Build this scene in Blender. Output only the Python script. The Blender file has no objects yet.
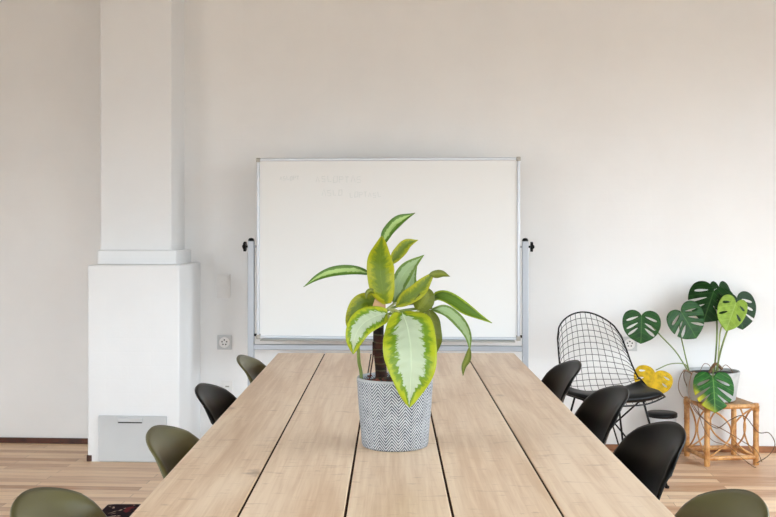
import bpy, bmesh, math, random
from mathutils import Vector, Matrix
from mathutils.geometry import delaunay_2d_cdt, intersect_point_tri_2d
C = bpy.context.scene.collection
scene = bpy.context.scene
R = math.radians
random.seed(7)

# ------------------------------------------------------------------ camera
F, H, VX, VY = 1060.0, 1.271, 391.0, 229.0
cam = bpy.data.cameras.new('camera')
cam.sensor_width = 36.0
cam.lens = F / 776 * 36
cam.shift_x = -(VX - 388) / 776
cam.shift_y = (VY - 258.5) / 776
cam.clip_start = 0.05
co = bpy.data.objects.new('camera', cam)
C.objects.link(co)
co.location = (0, 0, H)
co.rotation_euler = (R(90), 0, 0)
scene.camera = co

# ------------------------------------------------------------------ light
scene.view_settings.view_transform = 'Standard'
scene.view_settings.look = 'None'
scene.view_settings.gamma = 1
scene.view_settings.use_curve_mapping = False
scene.view_settings.exposure = 1.72
PSI = -math.atan(0.0624)            # the room stands a little askew to the table
WALL0 = Vector((0, 6.166, 0))
U = Vector((math.cos(PSI), math.sin(PSI), 0))
V = Vector((math.sin(PSI), -math.cos(PSI), 0))     # from the back wall towards the camera
ROOM_U, ROOM_V, ROOM_Z = 3.5, 8.6, 3.5

def W(u, v, z):
    return WALL0 + U * u + V * v + Vector((0, 0, z))

world = bpy.data.worlds.new('sky')
scene.world = world
world.use_nodes = True
nt = world.node_tree
nt.nodes.clear()
wo = nt.nodes.new('ShaderNodeOutputWorld')
bg = nt.nodes.new('ShaderNodeBackground')
tc = nt.nodes.new('ShaderNodeTexCoord')
sx = nt.nodes.new('ShaderNodeSeparateXYZ')
mr = nt.nodes.new('ShaderNodeMapRange')
mr.interpolation_type = 'SMOOTHSTEP'
mr.inputs['From Min'].default_value = -0.06
mr.inputs['From Max'].default_value = 0.22
mx = nt.nodes.new('ShaderNodeMix')
mx.data_type = 'RGBA'
mx.inputs[6].default_value = (0.17, 0.165, 0.155, 1)     # street and houses outside
mx.inputs[7].default_value = (0.78, 0.90, 1.0, 1)      # overcast sky
nt.links.new(tc.outputs['Generated'], sx.inputs[0])
nt.links.new(sx.outputs['Z'], mr.inputs['Value'])
nt.links.new(mr.outputs[0], mx.inputs['Factor'])
nt.links.new(mx.outputs[2], bg.inputs['Color'])
nt.links.new(bg.outputs[0], wo.inputs['Surface'])
bg.inputs['Strength'].default_value = 4.0

# unseen windows behind and beside the camera, side ones added to balance the light: (wall, centre along the wall, width, sill, head)
WINDOWS = [('rear', -1.0, 1.8, 0.5, 2.5), ('rear', 1.2, 1.8, 0.5, 2.5), ('right', 6.9, 2.0, 0.5, 2.5), ('right', 4.5, 2.0, 0.5, 2.5), ('right', 2.1, 1.7, 0.5, 2.5),
           ('left', 5.4, 3.2, 0.5, 2.5)]
for (side, c, w, z0, z1) in WINDOWS:
    l = bpy.data.lights.new('window_daylight', 'AREA')
    l.shape = 'RECTANGLE'
    l.size, l.size_y = w, z1 - z0
    l.cycles.is_portal = True
    o = bpy.data.objects.new('window_daylight', l)
    C.objects.link(o)
    zc = (z0 + z1) / 2
    if side == 'rear':
        o.location = W(c, ROOM_V + 0.1, zc); d = -V
    elif side == 'left':
        o.location = W(-ROOM_U - 0.1, c, zc); d = U
    else:
        o.location = W(ROOM_U + 0.1, c, zc); d = -U
    o.rotation_euler = d.to_track_quat('-Z', 'Z').to_euler()

# ------------------------------------------------------------------ helpers
def at(px, py, d):
    return Vector(((px - VX) / F * d, d, H - (py - VY) / F * d))

def rc(px, py, v):
    """room coordinates (u, z) of the pixel on the plane at distance v from the back wall"""
    r = Vector(((px - VX) / F, 1, -(py - VY) / F))
    p0 = WALL0 + V * v
    n = -V
    d = p0.dot(n) / r.dot(n)
    p = r * d
    return (p - WALL0).dot(U), H + p.z

def lin(c):
    return tuple(((x / 255) / 12.92 if x / 255 <= 0.04045 else ((x / 255 + 0.055) / 1.055) ** 2.4) for x in c) + (1.0,)

class NT:
    def __init__(s, m):
        s.t = m.node_tree
        s.b = s.t.nodes['Principled BSDF']
    def n(s, typ, **kw):
        x = s.t.nodes.new('ShaderNode' + typ)
        for k, v in kw.items():
            setattr(x, k, v)
        return x
    def set(s, x, k, v):
        if isinstance(v, bpy.types.NodeSocket):
            s.t.links.new(v, x.inputs[k])
        else:
            x.inputs[k].default_value = v
    def math(s, op, a, b=None, c=None):
        x = s.n('Math', operation=op)
        for i, v in enumerate((a, b, c)):
            if v is not None:
                s.set(x, i, v)
        return x.outputs[0]
    def mix(s, f, a, b):
        x = s.n('Mix', data_type='RGBA')
        s.set(x, 0, f); s.set(x, 6, a); s.set(x, 7, b)
        return x.outputs[2]
    def ramp(s, f, lo, hi, smooth=True):
        x = s.n('MapRange')
        if smooth: x.interpolation_type = 'SMOOTHSTEP'
        s.set(x, 0, f); s.set(x, 1, lo); s.set(x, 2, hi)
        return x.outputs[0]
    def coords(s, kind='Object', scale=(1, 1, 1), loc=None):
        t = s.n('TexCoord')
        mp = s.n('Mapping')
        s.t.links.new(t.outputs[kind], mp.inputs[0])
        mp.inputs['Scale'].default_value = scale
        if loc is not None: s.set(mp, 'Location', loc)
        return mp.outputs[0]
    def noise(s, vec, scale=5, detail=3, rough=0.5, dist=0):
        x = s.n('TexNoise')
        s.set(x, 'Vector', vec); s.set(x, 'Scale', scale); s.set(x, 'Detail', detail)
        s.set(x, 'Roughness', rough); s.set(x, 'Distortion', dist)
        return x.outputs[0]
    def bump(s, h, strength=0.2, dist=0.01):
        x = s.n('Bump')
        s.set(x, 'Height', h); s.set(x, 'Strength', strength); s.set(x, 'Distance', dist)
        s.t.links.new(x.outputs[0], s.b.inputs['Normal'])

def mat(name, rgb, rough=0.5, metal=0.0, spec=0.5, noise=None):
    m = bpy.data.materials.new(name)
    m.use_nodes = True
    t = NT(m)
    t.b.inputs['Base Color'].default_value = lin(rgb)
    t.b.inputs['Roughness'].default_value = rough
    t.b.inputs['Metallic'].default_value = metal
    t.b.inputs['Specular IOR Level'].default_value = spec
    if noise:
        sc, amt = noise
        v = t.coords('Object')
        f = t.ramp(t.noise(v, sc, 4), 0.3, 0.7)
        a = lin(rgb); b = lin(tuple(x * (1 - amt) for x in rgb))
        t.set(t.b, 'Base Color', t.mix(f, a, b))
    return m

class MB:
    """collects shapes into one bmesh"""
    def __init__(s):
        s.bm = bmesh.new()
    def box(s, lo, hi, M=None):
        lo, hi = Vector(lo), Vector(hi)
        vs = []
        for x in (lo.x, hi.x):
            for y in (lo.y, hi.y):
                for z in (lo.z, hi.z):
                    p = Vector((x, y, z))
                    vs.append(s.bm.verts.new(M @ p if M else p))
        for f in ((0, 1, 3, 2), (4, 6, 7, 5), (0, 4, 5, 1), (2, 3, 7, 6), (0, 2, 6, 4), (1, 5, 7, 3)):
            s.bm.faces.new([vs[i] for i in f])
        return s
    def tube(s, pts, r, n=10, closed=False, taper=None):
        pts = [Vector(p) for p in pts]
        N = len(pts)
        rings = []
        prev = None
        for i, p in enumerate(pts):
            if closed:
                t = (pts[(i + 1) % N] - pts[i - 1]).normalized()
            else:
                t = (pts[min(i + 1, N - 1)] - pts[max(i - 1, 0)]).normalized()
            if prev is None:
                a = t.orthogonal().normalized()
            else:
                a = (prev - t * prev.dot(t))
                a = a.normalized() if a.length > 1e-6 else t.orthogonal().normalized()
            prev = a
            b = t.cross(a)
            rr = r if taper is None else r + (taper - r) * i / (N - 1)
            rings.append([s.bm.verts.new(p + (a * math.cos(2 * math.pi * k / n) + b * math.sin(2 * math.pi * k / n)) * rr) for k in range(n)])
        for i in range(N if closed else N - 1):
            A, B = rings[i], rings[(i + 1) % N]
            for k in range(n):
                s.bm.faces.new((A[k], A[(k + 1) % n], B[(k + 1) % n], B[k]))
        if not closed:
            s.bm.faces.new(rings[0][::-1]); s.bm.faces.new(rings[-1])
        return s
    def lathe(s, prof, c=(0, 0, 0), n=48, M=None, caps=True):
        """prof: (r, z) list"""
        c = Vector(c)
        rings = []
        for (r, z) in prof:
            if r < 1e-6:
                p = Vector((0, 0, z))
                rings.append([s.bm.verts.new((M @ p if M else p) + c)])
            else:
                ring = []
                for k in range(n):
                    p = Vector((r * math.cos(2 * math.pi * k / n), r * math.sin(2 * math.pi * k / n), z))
                    ring.append(s.bm.verts.new((M @ p if M else p) + c))
                rings.append(ring)
        for A, B in zip(rings, rings[1:]):
            if len(A) == 1 and len(B) == 1: continue
            for k in range(n):
                k2 = (k + 1) % n
                if len(A) == 1: s.bm.faces.new((A[0], B[k2], B[k]))
                elif len(B) == 1: s.bm.faces.new((A[k], A[k2], B[0]))
                else: s.bm.faces.new((A[k], A[k2], B[k2], B[k]))
        if caps:
            if len(rings[0]) > 1: s.bm.faces.new(rings[0][::-1])
            if len(rings[-1]) > 1: s.bm.faces.new(rings[-1])
        return s
    def grid(s, rows, uv=False):
        vs = [[s.bm.verts.new(p) for p in row] for row in rows]
        lay = s.bm.loops.layers.uv.new('UVMap') if uv else None
        n, m = len(rows), len(rows[0])
        for i in range(n - 1):
            for j in range(m - 1):
                f = s.bm.faces.new((vs[i][j], vs[i][j + 1], vs[i + 1][j + 1], vs[i + 1][j]))
                if uv:
                    for lp, (a, b) in zip(f.loops, ((i, j), (i, j + 1), (i + 1, j + 1), (i + 1, j))):
                        lp[lay].uv = (b / (m - 1), a / (n - 1))
        return s
    def build(s, name, m, parent=None, smooth=True, bevel=0, solid=0, sub=0, origin=None, angle=40, off=0):
        bmesh.ops.recalc_face_normals(s.bm, faces=s.bm.faces)
        if origin is not None:
            bmesh.ops.translate(s.bm, verts=s.bm.verts, vec=-Vector(origin))
        if smooth:
            for f in s.bm.faces: f.smooth = True
            for e in s.bm.edges:
                if len(e.link_faces) == 2 and e.calc_face_angle(0) > R(angle): e.smooth = False
        me = bpy.data.meshes.new(name)
        s.bm.to_mesh(me); s.bm.free()
        me.materials.append(m)
        o = bpy.data.objects.new(name, me)
        C.objects.link(o)
        if parent: o.parent = parent
        if solid:
            k = o.modifiers.new('thickness', 'SOLIDIFY'); k.thickness = solid; k.offset = off
        if bevel:
            k = o.modifiers.new('bevel', 'BEVEL'); k.width = bevel; k.segments = 3; k.limit_method = 'ANGLE'
        if sub:
            k = o.modifiers.new('subdivision', 'SUBSURF'); k.levels = sub; k.render_levels = sub
        return o

def spline(pts, n=8, closed=False):
    """Catmull-Rom through the points"""
    P = [Vector(p) for p in pts]
    N = len(P)
    if N < 3 and not closed:
        return [P[0].lerp(P[-1], i / n) for i in range(n + 1)]
    out = []
    segs = N if closed else N - 1
    for i in range(segs):
        p1, p2 = P[i], P[(i + 1) % N]
        p0 = P[i - 1] if (closed or i > 0) else p1 * 2 - p2
        p3 = P[(i + 2) % N] if (closed or i + 2 < N) else p2 * 2 - p1
        for k in range(n):
            t = k / n
            out.append(0.5 * ((2 * p1) + (p2 - p0) * t + (2 * p0 - 5 * p1 + 4 * p2 - p3) * t * t + (3 * p1 - p0 - 3 * p2 + p3) * t ** 3))
    if not closed: out.append(P[-1].copy())
    return out

def tag(o, label, cat, group=None, kind=None):
    o['label'] = label
    o['category'] = cat
    if group: o['group'] = group
    if kind: o['kind'] = kind
    return o

def thing(name, label, cat, loc=(0, 0, 0), rz=0, group=None):
    o = bpy.data.objects.new(name, None)
    o.empty_display_size = 0.05
    C.objects.link(o)
    o.location = loc
    o.rotation_euler = (0, 0, rz)
    return tag(o, label, cat, group)

def struct(name, mb, m, label, cat, bevel=0, smooth=False):
    o = mb.build(name, m, smooth=smooth, bevel=bevel)
    o.location = WALL0
    o.rotation_euler = (0, 0, PSI)
    return tag(o, label, cat, kind='structure')

def dup(root, loc, rz, label):
    r = root.copy(); C.objects.link(r)
    r.location = loc; r.rotation_euler = (0, 0, rz); r['label'] = label
    for ch in list(root.children):
        c = ch.copy(); C.objects.link(c); c.parent = r
        for g in list(ch.children):
            d = g.copy(); C.objects.link(d); d.parent = c
    return r

# ------------------------------------------------------------------ materials
def wall_material(name='painted_brick_wall', rgb=(245, 244, 243)):
    m = mat(name, rgb, 0.85, spec=0.25)
    t = NT(m)
    v = t.coords('Object')
    # whitewashed brick: coursed height, soft with paint
    sep = t.n('SeparateXYZ'); t.t.links.new(v, sep.inputs[0])
    comb = t.n('CombineXYZ')
    t.set(comb, 0, t.math('ADD', sep.outputs[0], sep.outputs[1])); t.set(comb, 1, sep.outputs[2])
    br = t.n('TexBrick')
    t.set(br, 'Vector', comb.outputs[0])
    t.set(br, 'Scale', 1.0); t.set(br, 'Brick Width', 0.25); t.set(br, 'Row Height', 0.075)
    t.set(br, 'Mortar Size', 0.006); t.set(br, 'Mortar Smooth', 1.0)
    n1 = t.noise(v, 9, 5, 0.6)
    n2 = t.noise(v, 60, 3, 0.6)
    h = t.math('ADD', t.math('MULTIPLY', br.outputs['Fac'], -0.12), t.math('ADD', t.math('MULTIPLY', n1, 0.8), t.math('MULTIPLY', n2, 0.25)))
    t.bump(h, 0.22, 0.006)
    n3 = t.ramp(t.noise(v, 2.2, 4, 0.6), 0.3, 0.75)
    t.set(t.b, 'Base Color', t.mix(n3, lin(rgb), lin(tuple(x * 0.985 for x in rgb))))
    return m

def floor_material():
    m = mat('parquet_strips', (200, 165, 130), 0.42, spec=0.35)
    t = NT(m)
    v = t.coords('Object')
    br = t.n('TexBrick')
    br.offset = 0.37
    t.set(br, 'Vector', v)
    t.set(br, 'Color1', (0, 0, 0, 1)); t.set(br, 'Color2', (1, 1, 1, 1)); t.set(br, 'Mortar', (0.5, 0.5, 0.5, 1))
    t.set(br, 'Scale', 1.0); t.set(br, 'Brick Width', 0.85); t.set(br, 'Row Height', 0.068)
    t.set(br, 'Mortar Size', 0.0014); t.set(br, 'Mortar Smooth', 0.2); t.set(br, 'Bias', 0.0)
    g = t.noise(t.coords('Object', (1.6, 26, 1)), 3.0, 5, 0.65, 0.4)
    patch = t.noise(t.coords('Object', (1, 7, 1)), 1.3, 3)
    tone = t.math('ADD', t.math('MULTIPLY', br.outputs['Color'], 0.45), t.math('ADD', t.math('MULTIPLY', g, 0.6), t.math('MULTIPLY', patch, 0.35)))
    c = t.mix(t.ramp(tone, 0.25, 0.92), lin((178, 118, 76)), lin((244, 210, 174)))
    c = t.mix(t.math('MULTIPLY', br.outputs['Fac'], 0.6), c, lin((112, 74, 48)))
    t.set(t.b, 'Base Color', c)
    t.bump(t.math('MULTIPLY', br.outputs['Fac'], -1), 0.3, 0.002)
    return m

def oak_material():
    m = mat('pale_oak_planks', (205, 178, 150), 0.38, spec=0.55)
    t = NT(m)
    oi = t.n('ObjectInfo')
    rnd = t.math('MULTIPLY', oi.outputs['Random'], 37.0)
    comb = t.n('CombineXYZ'); t.set(comb, 0, rnd); t.set(comb, 1, t.math('MULTIPLY', rnd, 1.7)); t.set(comb, 2, rnd)
    v = t.coords('Object', (1, 1, 1), comb.outputs[0])
    def st(scale):
        mp = t.n('Mapping'); t.t.links.new(v, mp.inputs[0]); mp.inputs['Scale'].default_value = scale
        return mp.outputs[0]
    broad = t.noise(st((7, 0.7, 1)), 1.6, 3, 0.5, 0.8)
    grain = t.noise(st((40, 1.3, 1)), 2.2, 5, 0.6, 0.5)
    fine = t.noise(st((160, 5, 1)), 2.0, 3, 0.6)
    tone = t.math('ADD', t.math('MULTIPLY', broad, 0.75), t.math('ADD', t.math('MULTIPLY', grain, 0.55), t.math('MULTIPLY', fine, 0.14)))
    c = t.mix(t.ramp(tone, 0.50, 0.92), lin((216, 180, 144)), lin((244, 217, 187)))
    # knots: crosswise darker flecks
    vo = t.n('TexVoronoi'); t.set(vo, 'Vector', st((4.2, 2.6, 1))); t.set(vo, 'Scale', 1.0); t.set(vo, 'Randomness', 1.0)
    wob = t.noise(st((14, 30, 1)), 1.5, 3, 0.6)
    dd = t.math('ADD', vo.outputs['Distance'], t.math('MULTIPLY', t.math('SUBTRACT', wob, 0.5), 0.22))
    knot = t.math('SUBTRACT', 1.0, t.ramp(dd, 0.015, 0.115))
    c = t.mix(t.math('MULTIPLY', knot, 0.6), c, lin((140, 104, 74)))
    # medullary flecks across the grain
    fl = t.noise(st((9, 34, 1)), 1.7, 4, 0.6, 0.6)
    c = t.mix(t.math('MULTIPLY', t.ramp(fl, 0.58, 0.70), 0.45), c, lin((172, 132, 98)))
    t.set(t.b, 'Base Color', c)
    t.bump(t.math('ADD', grain, t.math('MULTIPLY', fine, 0.6)), 0.08, 0.002)
    return m

M_wall = wall_material()
M_pillar = wall_material('whitewashed_pillar', (242, 243, 244))
M_ceiling = mat('ceiling_plaster', (136, 128, 112), 0.9)
M_floor = floor_material()
M_oak = oak_material()
M_base_dark = mat('dark_brown_baseboard', (92, 48, 28), 0.5, noise=(12, 0.3))
M_seam = mat('dark_brown_seam_strip', (52, 32, 20), 0.8, spec=0.1)
M_base_mid = mat('mid_brown_baseboard', (170, 112, 72), 0.5, noise=(12, 0.2))
M_frame_white = mat('white_window_paint', (235, 235, 232), 0.5)
M_panel_grey = mat('grey_painted_metal', (206, 208, 209), 0.5, noise=(3, 0.03))
M_alu = mat('brushed_aluminium', (202, 206, 212), 0.38, 0.55)
M_alu_grey = mat('grey_aluminium', (176, 176, 170), 0.45, 0.5)
M_post = mat('grey_powder_coated_steel', (178, 183, 190), 0.42, 0.35)
M_board = mat('whiteboard_enamel', (236, 236, 234), 0.3, spec=0.4)
M_smear = mat('wiped_marker_smear', (218, 222, 220), 0.5)
M_cap = mat('grey_plastic', (170, 166, 158), 0.5)
M_black = mat('black_plastic', (8, 8, 9), 0.4, spec=0.25)
M_black_shell = mat('black_moulded_shell', (4, 4, 5), 0.38, spec=0.16)
M_olive = mat('olive_moulded_shell', (90, 85, 54), 0.36, spec=0.3, noise=(6, 0.06))
M_black_wire = mat('black_coated_wire', (6, 6, 7), 0.35, spec=0.2)
M_leg = mat('black_steel_leg', (20, 20, 21), 0.35, 0.3)
M_leather = mat('black_leather', (7, 7, 8), 0.42, spec=0.18, noise=(40, 0.3))
M_white_plastic = mat('white_plastic', (240, 238, 236), 0.4)
M_grey_plate = mat('pale_grey_plate', (205, 206, 206), 0.45)
M_dark_hole = mat('socket_hole', (40, 40, 42), 0.6)
M_bin = mat('pale_grey_bin_body', (205, 208, 212), 0.4, noise=(6, 0.05))
M_soil = mat('dark_potting_soil', (44, 32, 26), 0.95, noise=(60, 0.6))
M_concrete = mat('pale_concrete', (200, 200, 198), 0.8, noise=(14, 0.12))

def rattan_material():
    m = mat('honey_rattan', (190, 128, 66), 0.4, spec=0.45)
    t = NT(m)
    v = t.coords('Object')
    n = t.noise(v, 22, 4, 0.6)
    n2 = t.noise(v, 90, 2)
    c = t.mix(t.ramp(n, 0.3, 0.72), lin((222, 170, 108)), lin((176, 114, 58)))
    c = t.mix(t.math('MULTIPLY', t.ramp(n2, 0.55, 0.75), 0.35), c, lin((104, 58, 24)))
    t.set(t.b, 'Base Color', c)
    return m
M_rattan = rattan_material()
M_rattan_top = mat('woven_rattan_top', (186, 140, 92), 0.55, noise=(50, 0.25))
M_root = mat('brown_aerial_root', (146, 106, 70), 0.7, noise=(30, 0.3))
M_root_dark = mat('dark_aerial_root', (104, 76, 54), 0.7, noise=(30, 0.3))

def knit_pot_material():
    m = mat('grey_white_herringbone_glaze', (150, 152, 158), 0.7)
    t = NT(m)
    tc_ = t.n('TexCoord')
    sep = t.n('SeparateXYZ'); t.t.links.new(tc_.outputs['UV'], sep.inputs[0])
    zig = t.math('ABSOLUTE', t.math('SUBTRACT', t.math('FRACT', t.math('MULTIPLY', sep.outputs[0], 17.0)), 0.5))
    ph = t.math('FRACT', t.math('ADD', t.math('MULTIPLY', sep.outputs[1], 22.0), t.math('MULTIPLY', zig, 5.0)))
    tri = t.math('ABSOLUTE', t.math('SUBTRACT', ph, 0.5))
    nz = t.noise(t.coords('Object'), 45, 3)
    f = t.ramp(t.math('ADD', tri, t.math('MULTIPLY', t.math('SUBTRACT', nz, 0.5), 0.22)), 0.19, 0.31)
    seam = t.ramp(zig, 0.0, 0.05)
    seam2 = t.ramp(zig, 0.5, 0.45)
    c = t.mix(f, lin((60, 64, 72)), lin((184, 185, 186)))
    c = t.mix(t.math('MULTIPLY', t.math('SUBTRACT', 1.0, t.math('MULTIPLY', seam, seam2)), 0.35), c, lin((80, 84, 94)))
    t.set(t.b, 'Base Color', c)
    t.bump(f, 0.35, 0.003)
    c2 = t.mix(t.ramp(sep.outputs[1], 0.955, 0.97), c, lin((160, 160, 160)))
    t.set(t.b, 'Base Color', c2)
    return m
M_knit = knit_pot_material()

def leaf_finish(t, m, col, trans=0.22):
    t.set(t.b, 'Base Color', col)
    out = t.t.nodes['Material Output']
    tr = t.n('BsdfTranslucent'); t.set(tr, 'Color', col)
    ms = t.n('MixShader'); ms.inputs[0].default_value = trans
    t.t.links.new(t.b.outputs[0], ms.inputs[1]); t.t.links.new(tr.outputs[0], ms.inputs[2])
    t.t.links.new(ms.outputs[0], out.inputs['Surface'])

def varieg_material(name, edge, mid, centre, width=0.5, ragged=0.5, rough=0.38):
    """leaf with a pale ragged centre: edge colour > mid band > centre"""
    m = mat(name, edge, rough, spec=0.4)
    t = NT(m)
    tc_ = t.n('TexCoord')
    sep = t.n('SeparateXYZ'); t.t.links.new(tc_.outputs['UV'], sep.inputs[0])
    a = t.math('MULTIPLY', t.math('ABSOLUTE', t.math('SUBTRACT', sep.outputs[0], 0.5)), 2.0)
    # coordinates that run along the side veins
    along = t.math('SUBTRACT', sep.outputs[1], t.math('MULTIPLY', a, 0.10))
    comb = t.n('CombineXYZ'); t.set(comb, 0, t.math('MULTIPLY', sep.outputs[0], 3.0)); t.set(comb, 1, t.math('MULTIPLY', along, 17.0))
    n = t.noise(comb.outputs[0], 1.0, 6, 0.72, 0.3)
    comb2 = t.n('CombineXYZ'); t.set(comb2, 0, t.math('MULTIPLY', sep.outputs[0], 4.0)); t.set(comb2, 1, t.math('MULTIPLY', sep.outputs[1], 5.0))
    n2 = t.noise(comb2.outputs[0], 1.2, 3, 0.5)
    d = t.math('ADD', a, t.math('MULTIPLY', t.math('SUBTRACT', n, 0.5), ragged * 1.6))
    # the pale centre narrows to base and tip
    env = t.math('MULTIPLY', t.ramp(sep.outputs[1], 0.0, 0.25), t.ramp(sep.outputs[1], 1.02, 0.7))
    w = t.math('MULTIPLY', env, width)
    f1 = t.ramp(t.math('SUBTRACT', d, w), -0.04, 0.06)
    f2 = t.ramp(t.math('ADD', t.math('SUBTRACT', d, w), t.math('MULTIPLY', t.math('SUBTRACT', n2, 0.5), 0.5)), 0.12, 0.42)
    c = t.mix(f1, lin(centre), lin(mid))
    c = t.mix(f2, c, lin(edge))
    mid_rib = t.ramp(a, 0.045, 0.015)
    c = t.mix(t.math('MULTIPLY', mid_rib, 0.55), c, lin(tuple(min(255, x * 1.12) for x in centre)))
    leaf_finish(t, m, c)
    t.bump(t.math('SUBTRACT', n, t.math('MULTIPLY', mid_rib, 0.8)), 0.4, 0.003)
    return m
M_leaf_big = varieg_material('mint_centred_lime_leaf', (176, 186, 40), (112, 146, 36), (190, 203, 172), 0.50, 0.75)
M_leaf_pale = varieg_material('pale_grey_green_leaf', (120, 148, 56), (108, 138, 66), (164, 188, 136), 0.62, 0.55)
M_leaf_lime = varieg_material('yellow_green_leaf', (168, 170, 26), (128, 144, 28), (104, 126, 30), 0.38, 1.0)
M_leaf_green = varieg_material('mid_green_streaked_leaf', (76, 112, 30), (94, 130, 40), (170, 196, 120), 0.38, 0.55)
M_leaf_olive = varieg_material('olive_green_leaf', (104, 116, 30), (112, 122, 34), (128, 138, 46), 0.3, 0.4)
M_leaf_tipped = varieg_material('dark_green_leaf_with_lime_margin', (150, 172, 44), (84, 116, 32), (96, 128, 44), 0.5, 0.4)

def stem_material():
    m = mat('banded_brown_stem', (70, 46, 32), 0.7, spec=0.15)
    t = NT(m)
    v = t.coords('Object', (1, 1, 1))
    sep = t.n('SeparateXYZ'); t.t.links.new(v, sep.inputs[0])
    n = t.noise(v, 30, 4, 0.6)
    w = t.math('FRACT', t.math('ADD', t.math('MULTIPLY', sep.outputs[2], 58.0), t.math('MULTIPLY', n, 0.8)))
    c = t.mix(t.ramp(n, 0.35, 0.65), lin((22, 17, 14)), lin((62, 32, 22)))
    c = t.mix(t.math('MULTIPLY', t.ramp(w, 0.78, 0.9), 0.45), c, lin((86, 84, 54)))
    t.set(t.b, 'Base Color', c)
    t.bump(w, 0.4, 0.003)
    return m
M_stem = stem_material()
M_petiole = mat('pale_green_petiole', (178, 186, 120), 0.5, noise=(20, 0.2))
M_petiole_green = mat('green_petiole', (118, 136, 62), 0.45, noise=(20, 0.2))
M_papery = mat('papery_dry_sheath', (196, 156, 112), 0.8, noise=(20, 0.3))
M_husk = mat('reddish_husk_chips', (120, 58, 40), 0.85, noise=(30, 0.4))

def monstera_material(name, base, vein, second=None, second_amt=(0.5, 0.8), vary=0.74):
    m = mat(name, base, 0.38, spec=0.2)
    t = NT(m)
    tc_ = t.n('TexCoord')
    sep = t.n('SeparateXYZ'); t.t.links.new(tc_.outputs['UV'], sep.inputs[0])
    a = t.math('ABSOLUTE', t.math('SUBTRACT', sep.outputs[0], 0.5))
    vv = t.math('FRACT', t.math('MULTIPLY', t.math('SUBTRACT', sep.outputs[1], t.math('MULTIPLY', a, 0.55)), 7.0))
    side = t.ramp(t.math('ABSOLUTE', t.math('SUBTRACT', vv, 0.5)), 0.09, 0.02)
    rib = t.ramp(a, 0.018, 0.006)
    n = t.noise(t.coords('UV', (6, 6, 1)), 1.0, 3)
    c = t.mix(t.ramp(n, 0.35, 0.7), lin(base), lin(tuple(x * vary for x in base)))
    if second:
        n2 = t.noise(t.coords('UV', (2.6, 2.6, 1)), 1.0, 3)
        k = t.math('ADD', t.math('ADD', t.math('MULTIPLY', sep.outputs[1], 0.75), t.math('MULTIPLY', t.math('SUBTRACT', sep.outputs[0], 0.5), 0.9)), t.math('MULTIPLY', t.math('SUBTRACT', n2, 0.5), 0.5))
        c = t.mix(t.ramp(k, *second_amt), c, lin(second))
    c = t.mix(t.math('MULTIPLY', t.math('MAXIMUM', t.math('MULTIPLY', side, 0.5), rib), 0.6), c, lin(vein))
    leaf_finish(t, m, c, 0.15)
    t.bump(t.math('MULTIPLY', t.math('MAXIMUM', side, rib), -1.0), 0.2, 0.004)
    return m
M_mon_dark = monstera_material('dark_glossy_monstera', (36, 84, 30), (88, 128, 62))
M_mon_deep = monstera_material('deep_green_monstera', (30, 66, 26), (70, 104, 52))
M_mon_lime = monstera_material('lime_young_monstera', (154, 184, 74), (184, 206, 120), vary=0.86)
M_mon_mix = monstera_material('green_monstera_yellowing_margin', (40, 104, 34), (130, 176, 86), (206, 196, 48), (0.62, 0.95))
M_mon_yellow = monstera_material('yellow_monstera', (226, 186, 28), (206, 160, 36), vary=0.80)

def rug_material():
    m = mat('dark_patterned_rug', (42, 24, 30), 0.95, spec=0.1)
    t = NT(m)
    v = t.coords('Object')
    n = t.noise(v, 13, 2, 0.5, 1.5)
    n2 = t.noise(v, 9, 2, 0.5, 2.0)
    c = t.mix(t.ramp(n, 0.58, 0.62), lin((36, 20, 26)), lin((176, 150, 132)))
    c = t.mix(t.ramp(n2, 0.58, 0.62), c, lin((104, 36, 40)))
    t.set(t.b, 'Base Color', c)
    t.bump(t.noise(v, 300, 2), 0.5, 0.004)
    return m
M_rug = rug_material()

# ------------------------------------------------------------------ room shell (local x = along the wall, y = away from camera)
T = 0.2
struct('floor', MB().box((-ROOM_U, -ROOM_V, -0.1), (ROOM_U, 0, 0)), M_floor, 'light wooden strip floor of narrow boards', 'floor')
struct('ceiling', MB().box((-ROOM_U - T, -ROOM_V - T, ROOM_Z), (ROOM_U + T, T, ROOM_Z + 0.1)), M_ceiling, 'warm plaster ceiling above the meeting room', 'ceiling')
struct('wall_back', MB().box((-ROOM_U - T, 0, -0.1), (ROOM_U + T, T, ROOM_Z)), M_wall, 'white painted brick wall behind the whiteboard', 'wall')

def wall_with_holes(a0, a1, holes, place):
    """wall along an axis with rectangular openings; place(a, z0, z1, a2) adds a box"""
    mb = MB()
    x = a0
    for (c, w, z0, z1) in sorted(holes):
        place(mb, x, c - w / 2, -0.1, ROOM_Z)
        place(mb, c - w / 2, c + w / 2, -0.1, z0)
        place(mb, c - w / 2, c + w / 2, z1, ROOM_Z)
        x = c + w / 2
    place(mb, x, a1, -0.1, ROOM_Z)
    return mb
holes = lambda s: [h[1:] for h in WINDOWS if h[0] == s]
struct('wall_rear', wall_with_holes(-ROOM_U - T, ROOM_U + T, holes('rear'), lambda mb, a, b, z0, z1: mb.box((a, -ROOM_V - T, z0), (b, -ROOM_V, z1))), M_wall, 'white wall with tall windows behind the camera', 'wall')
struct('wall_left', wall_with_holes(0, ROOM_V, holes('left'), lambda mb, a, b, z0, z1: mb.box((-ROOM_U - T, -b, z0), (-ROOM_U, -a, z1))), M_wall, 'white left side wall with a window added for light', 'wall')
struct('wall_right', wall_with_holes(0, ROOM_V, holes('right'), lambda mb, a, b, z0, z1: mb.box((ROOM_U, -b, z0), (ROOM_U + T, -a, z1))), M_wall, 'white right side wall with windows added for light', 'wall')
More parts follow.
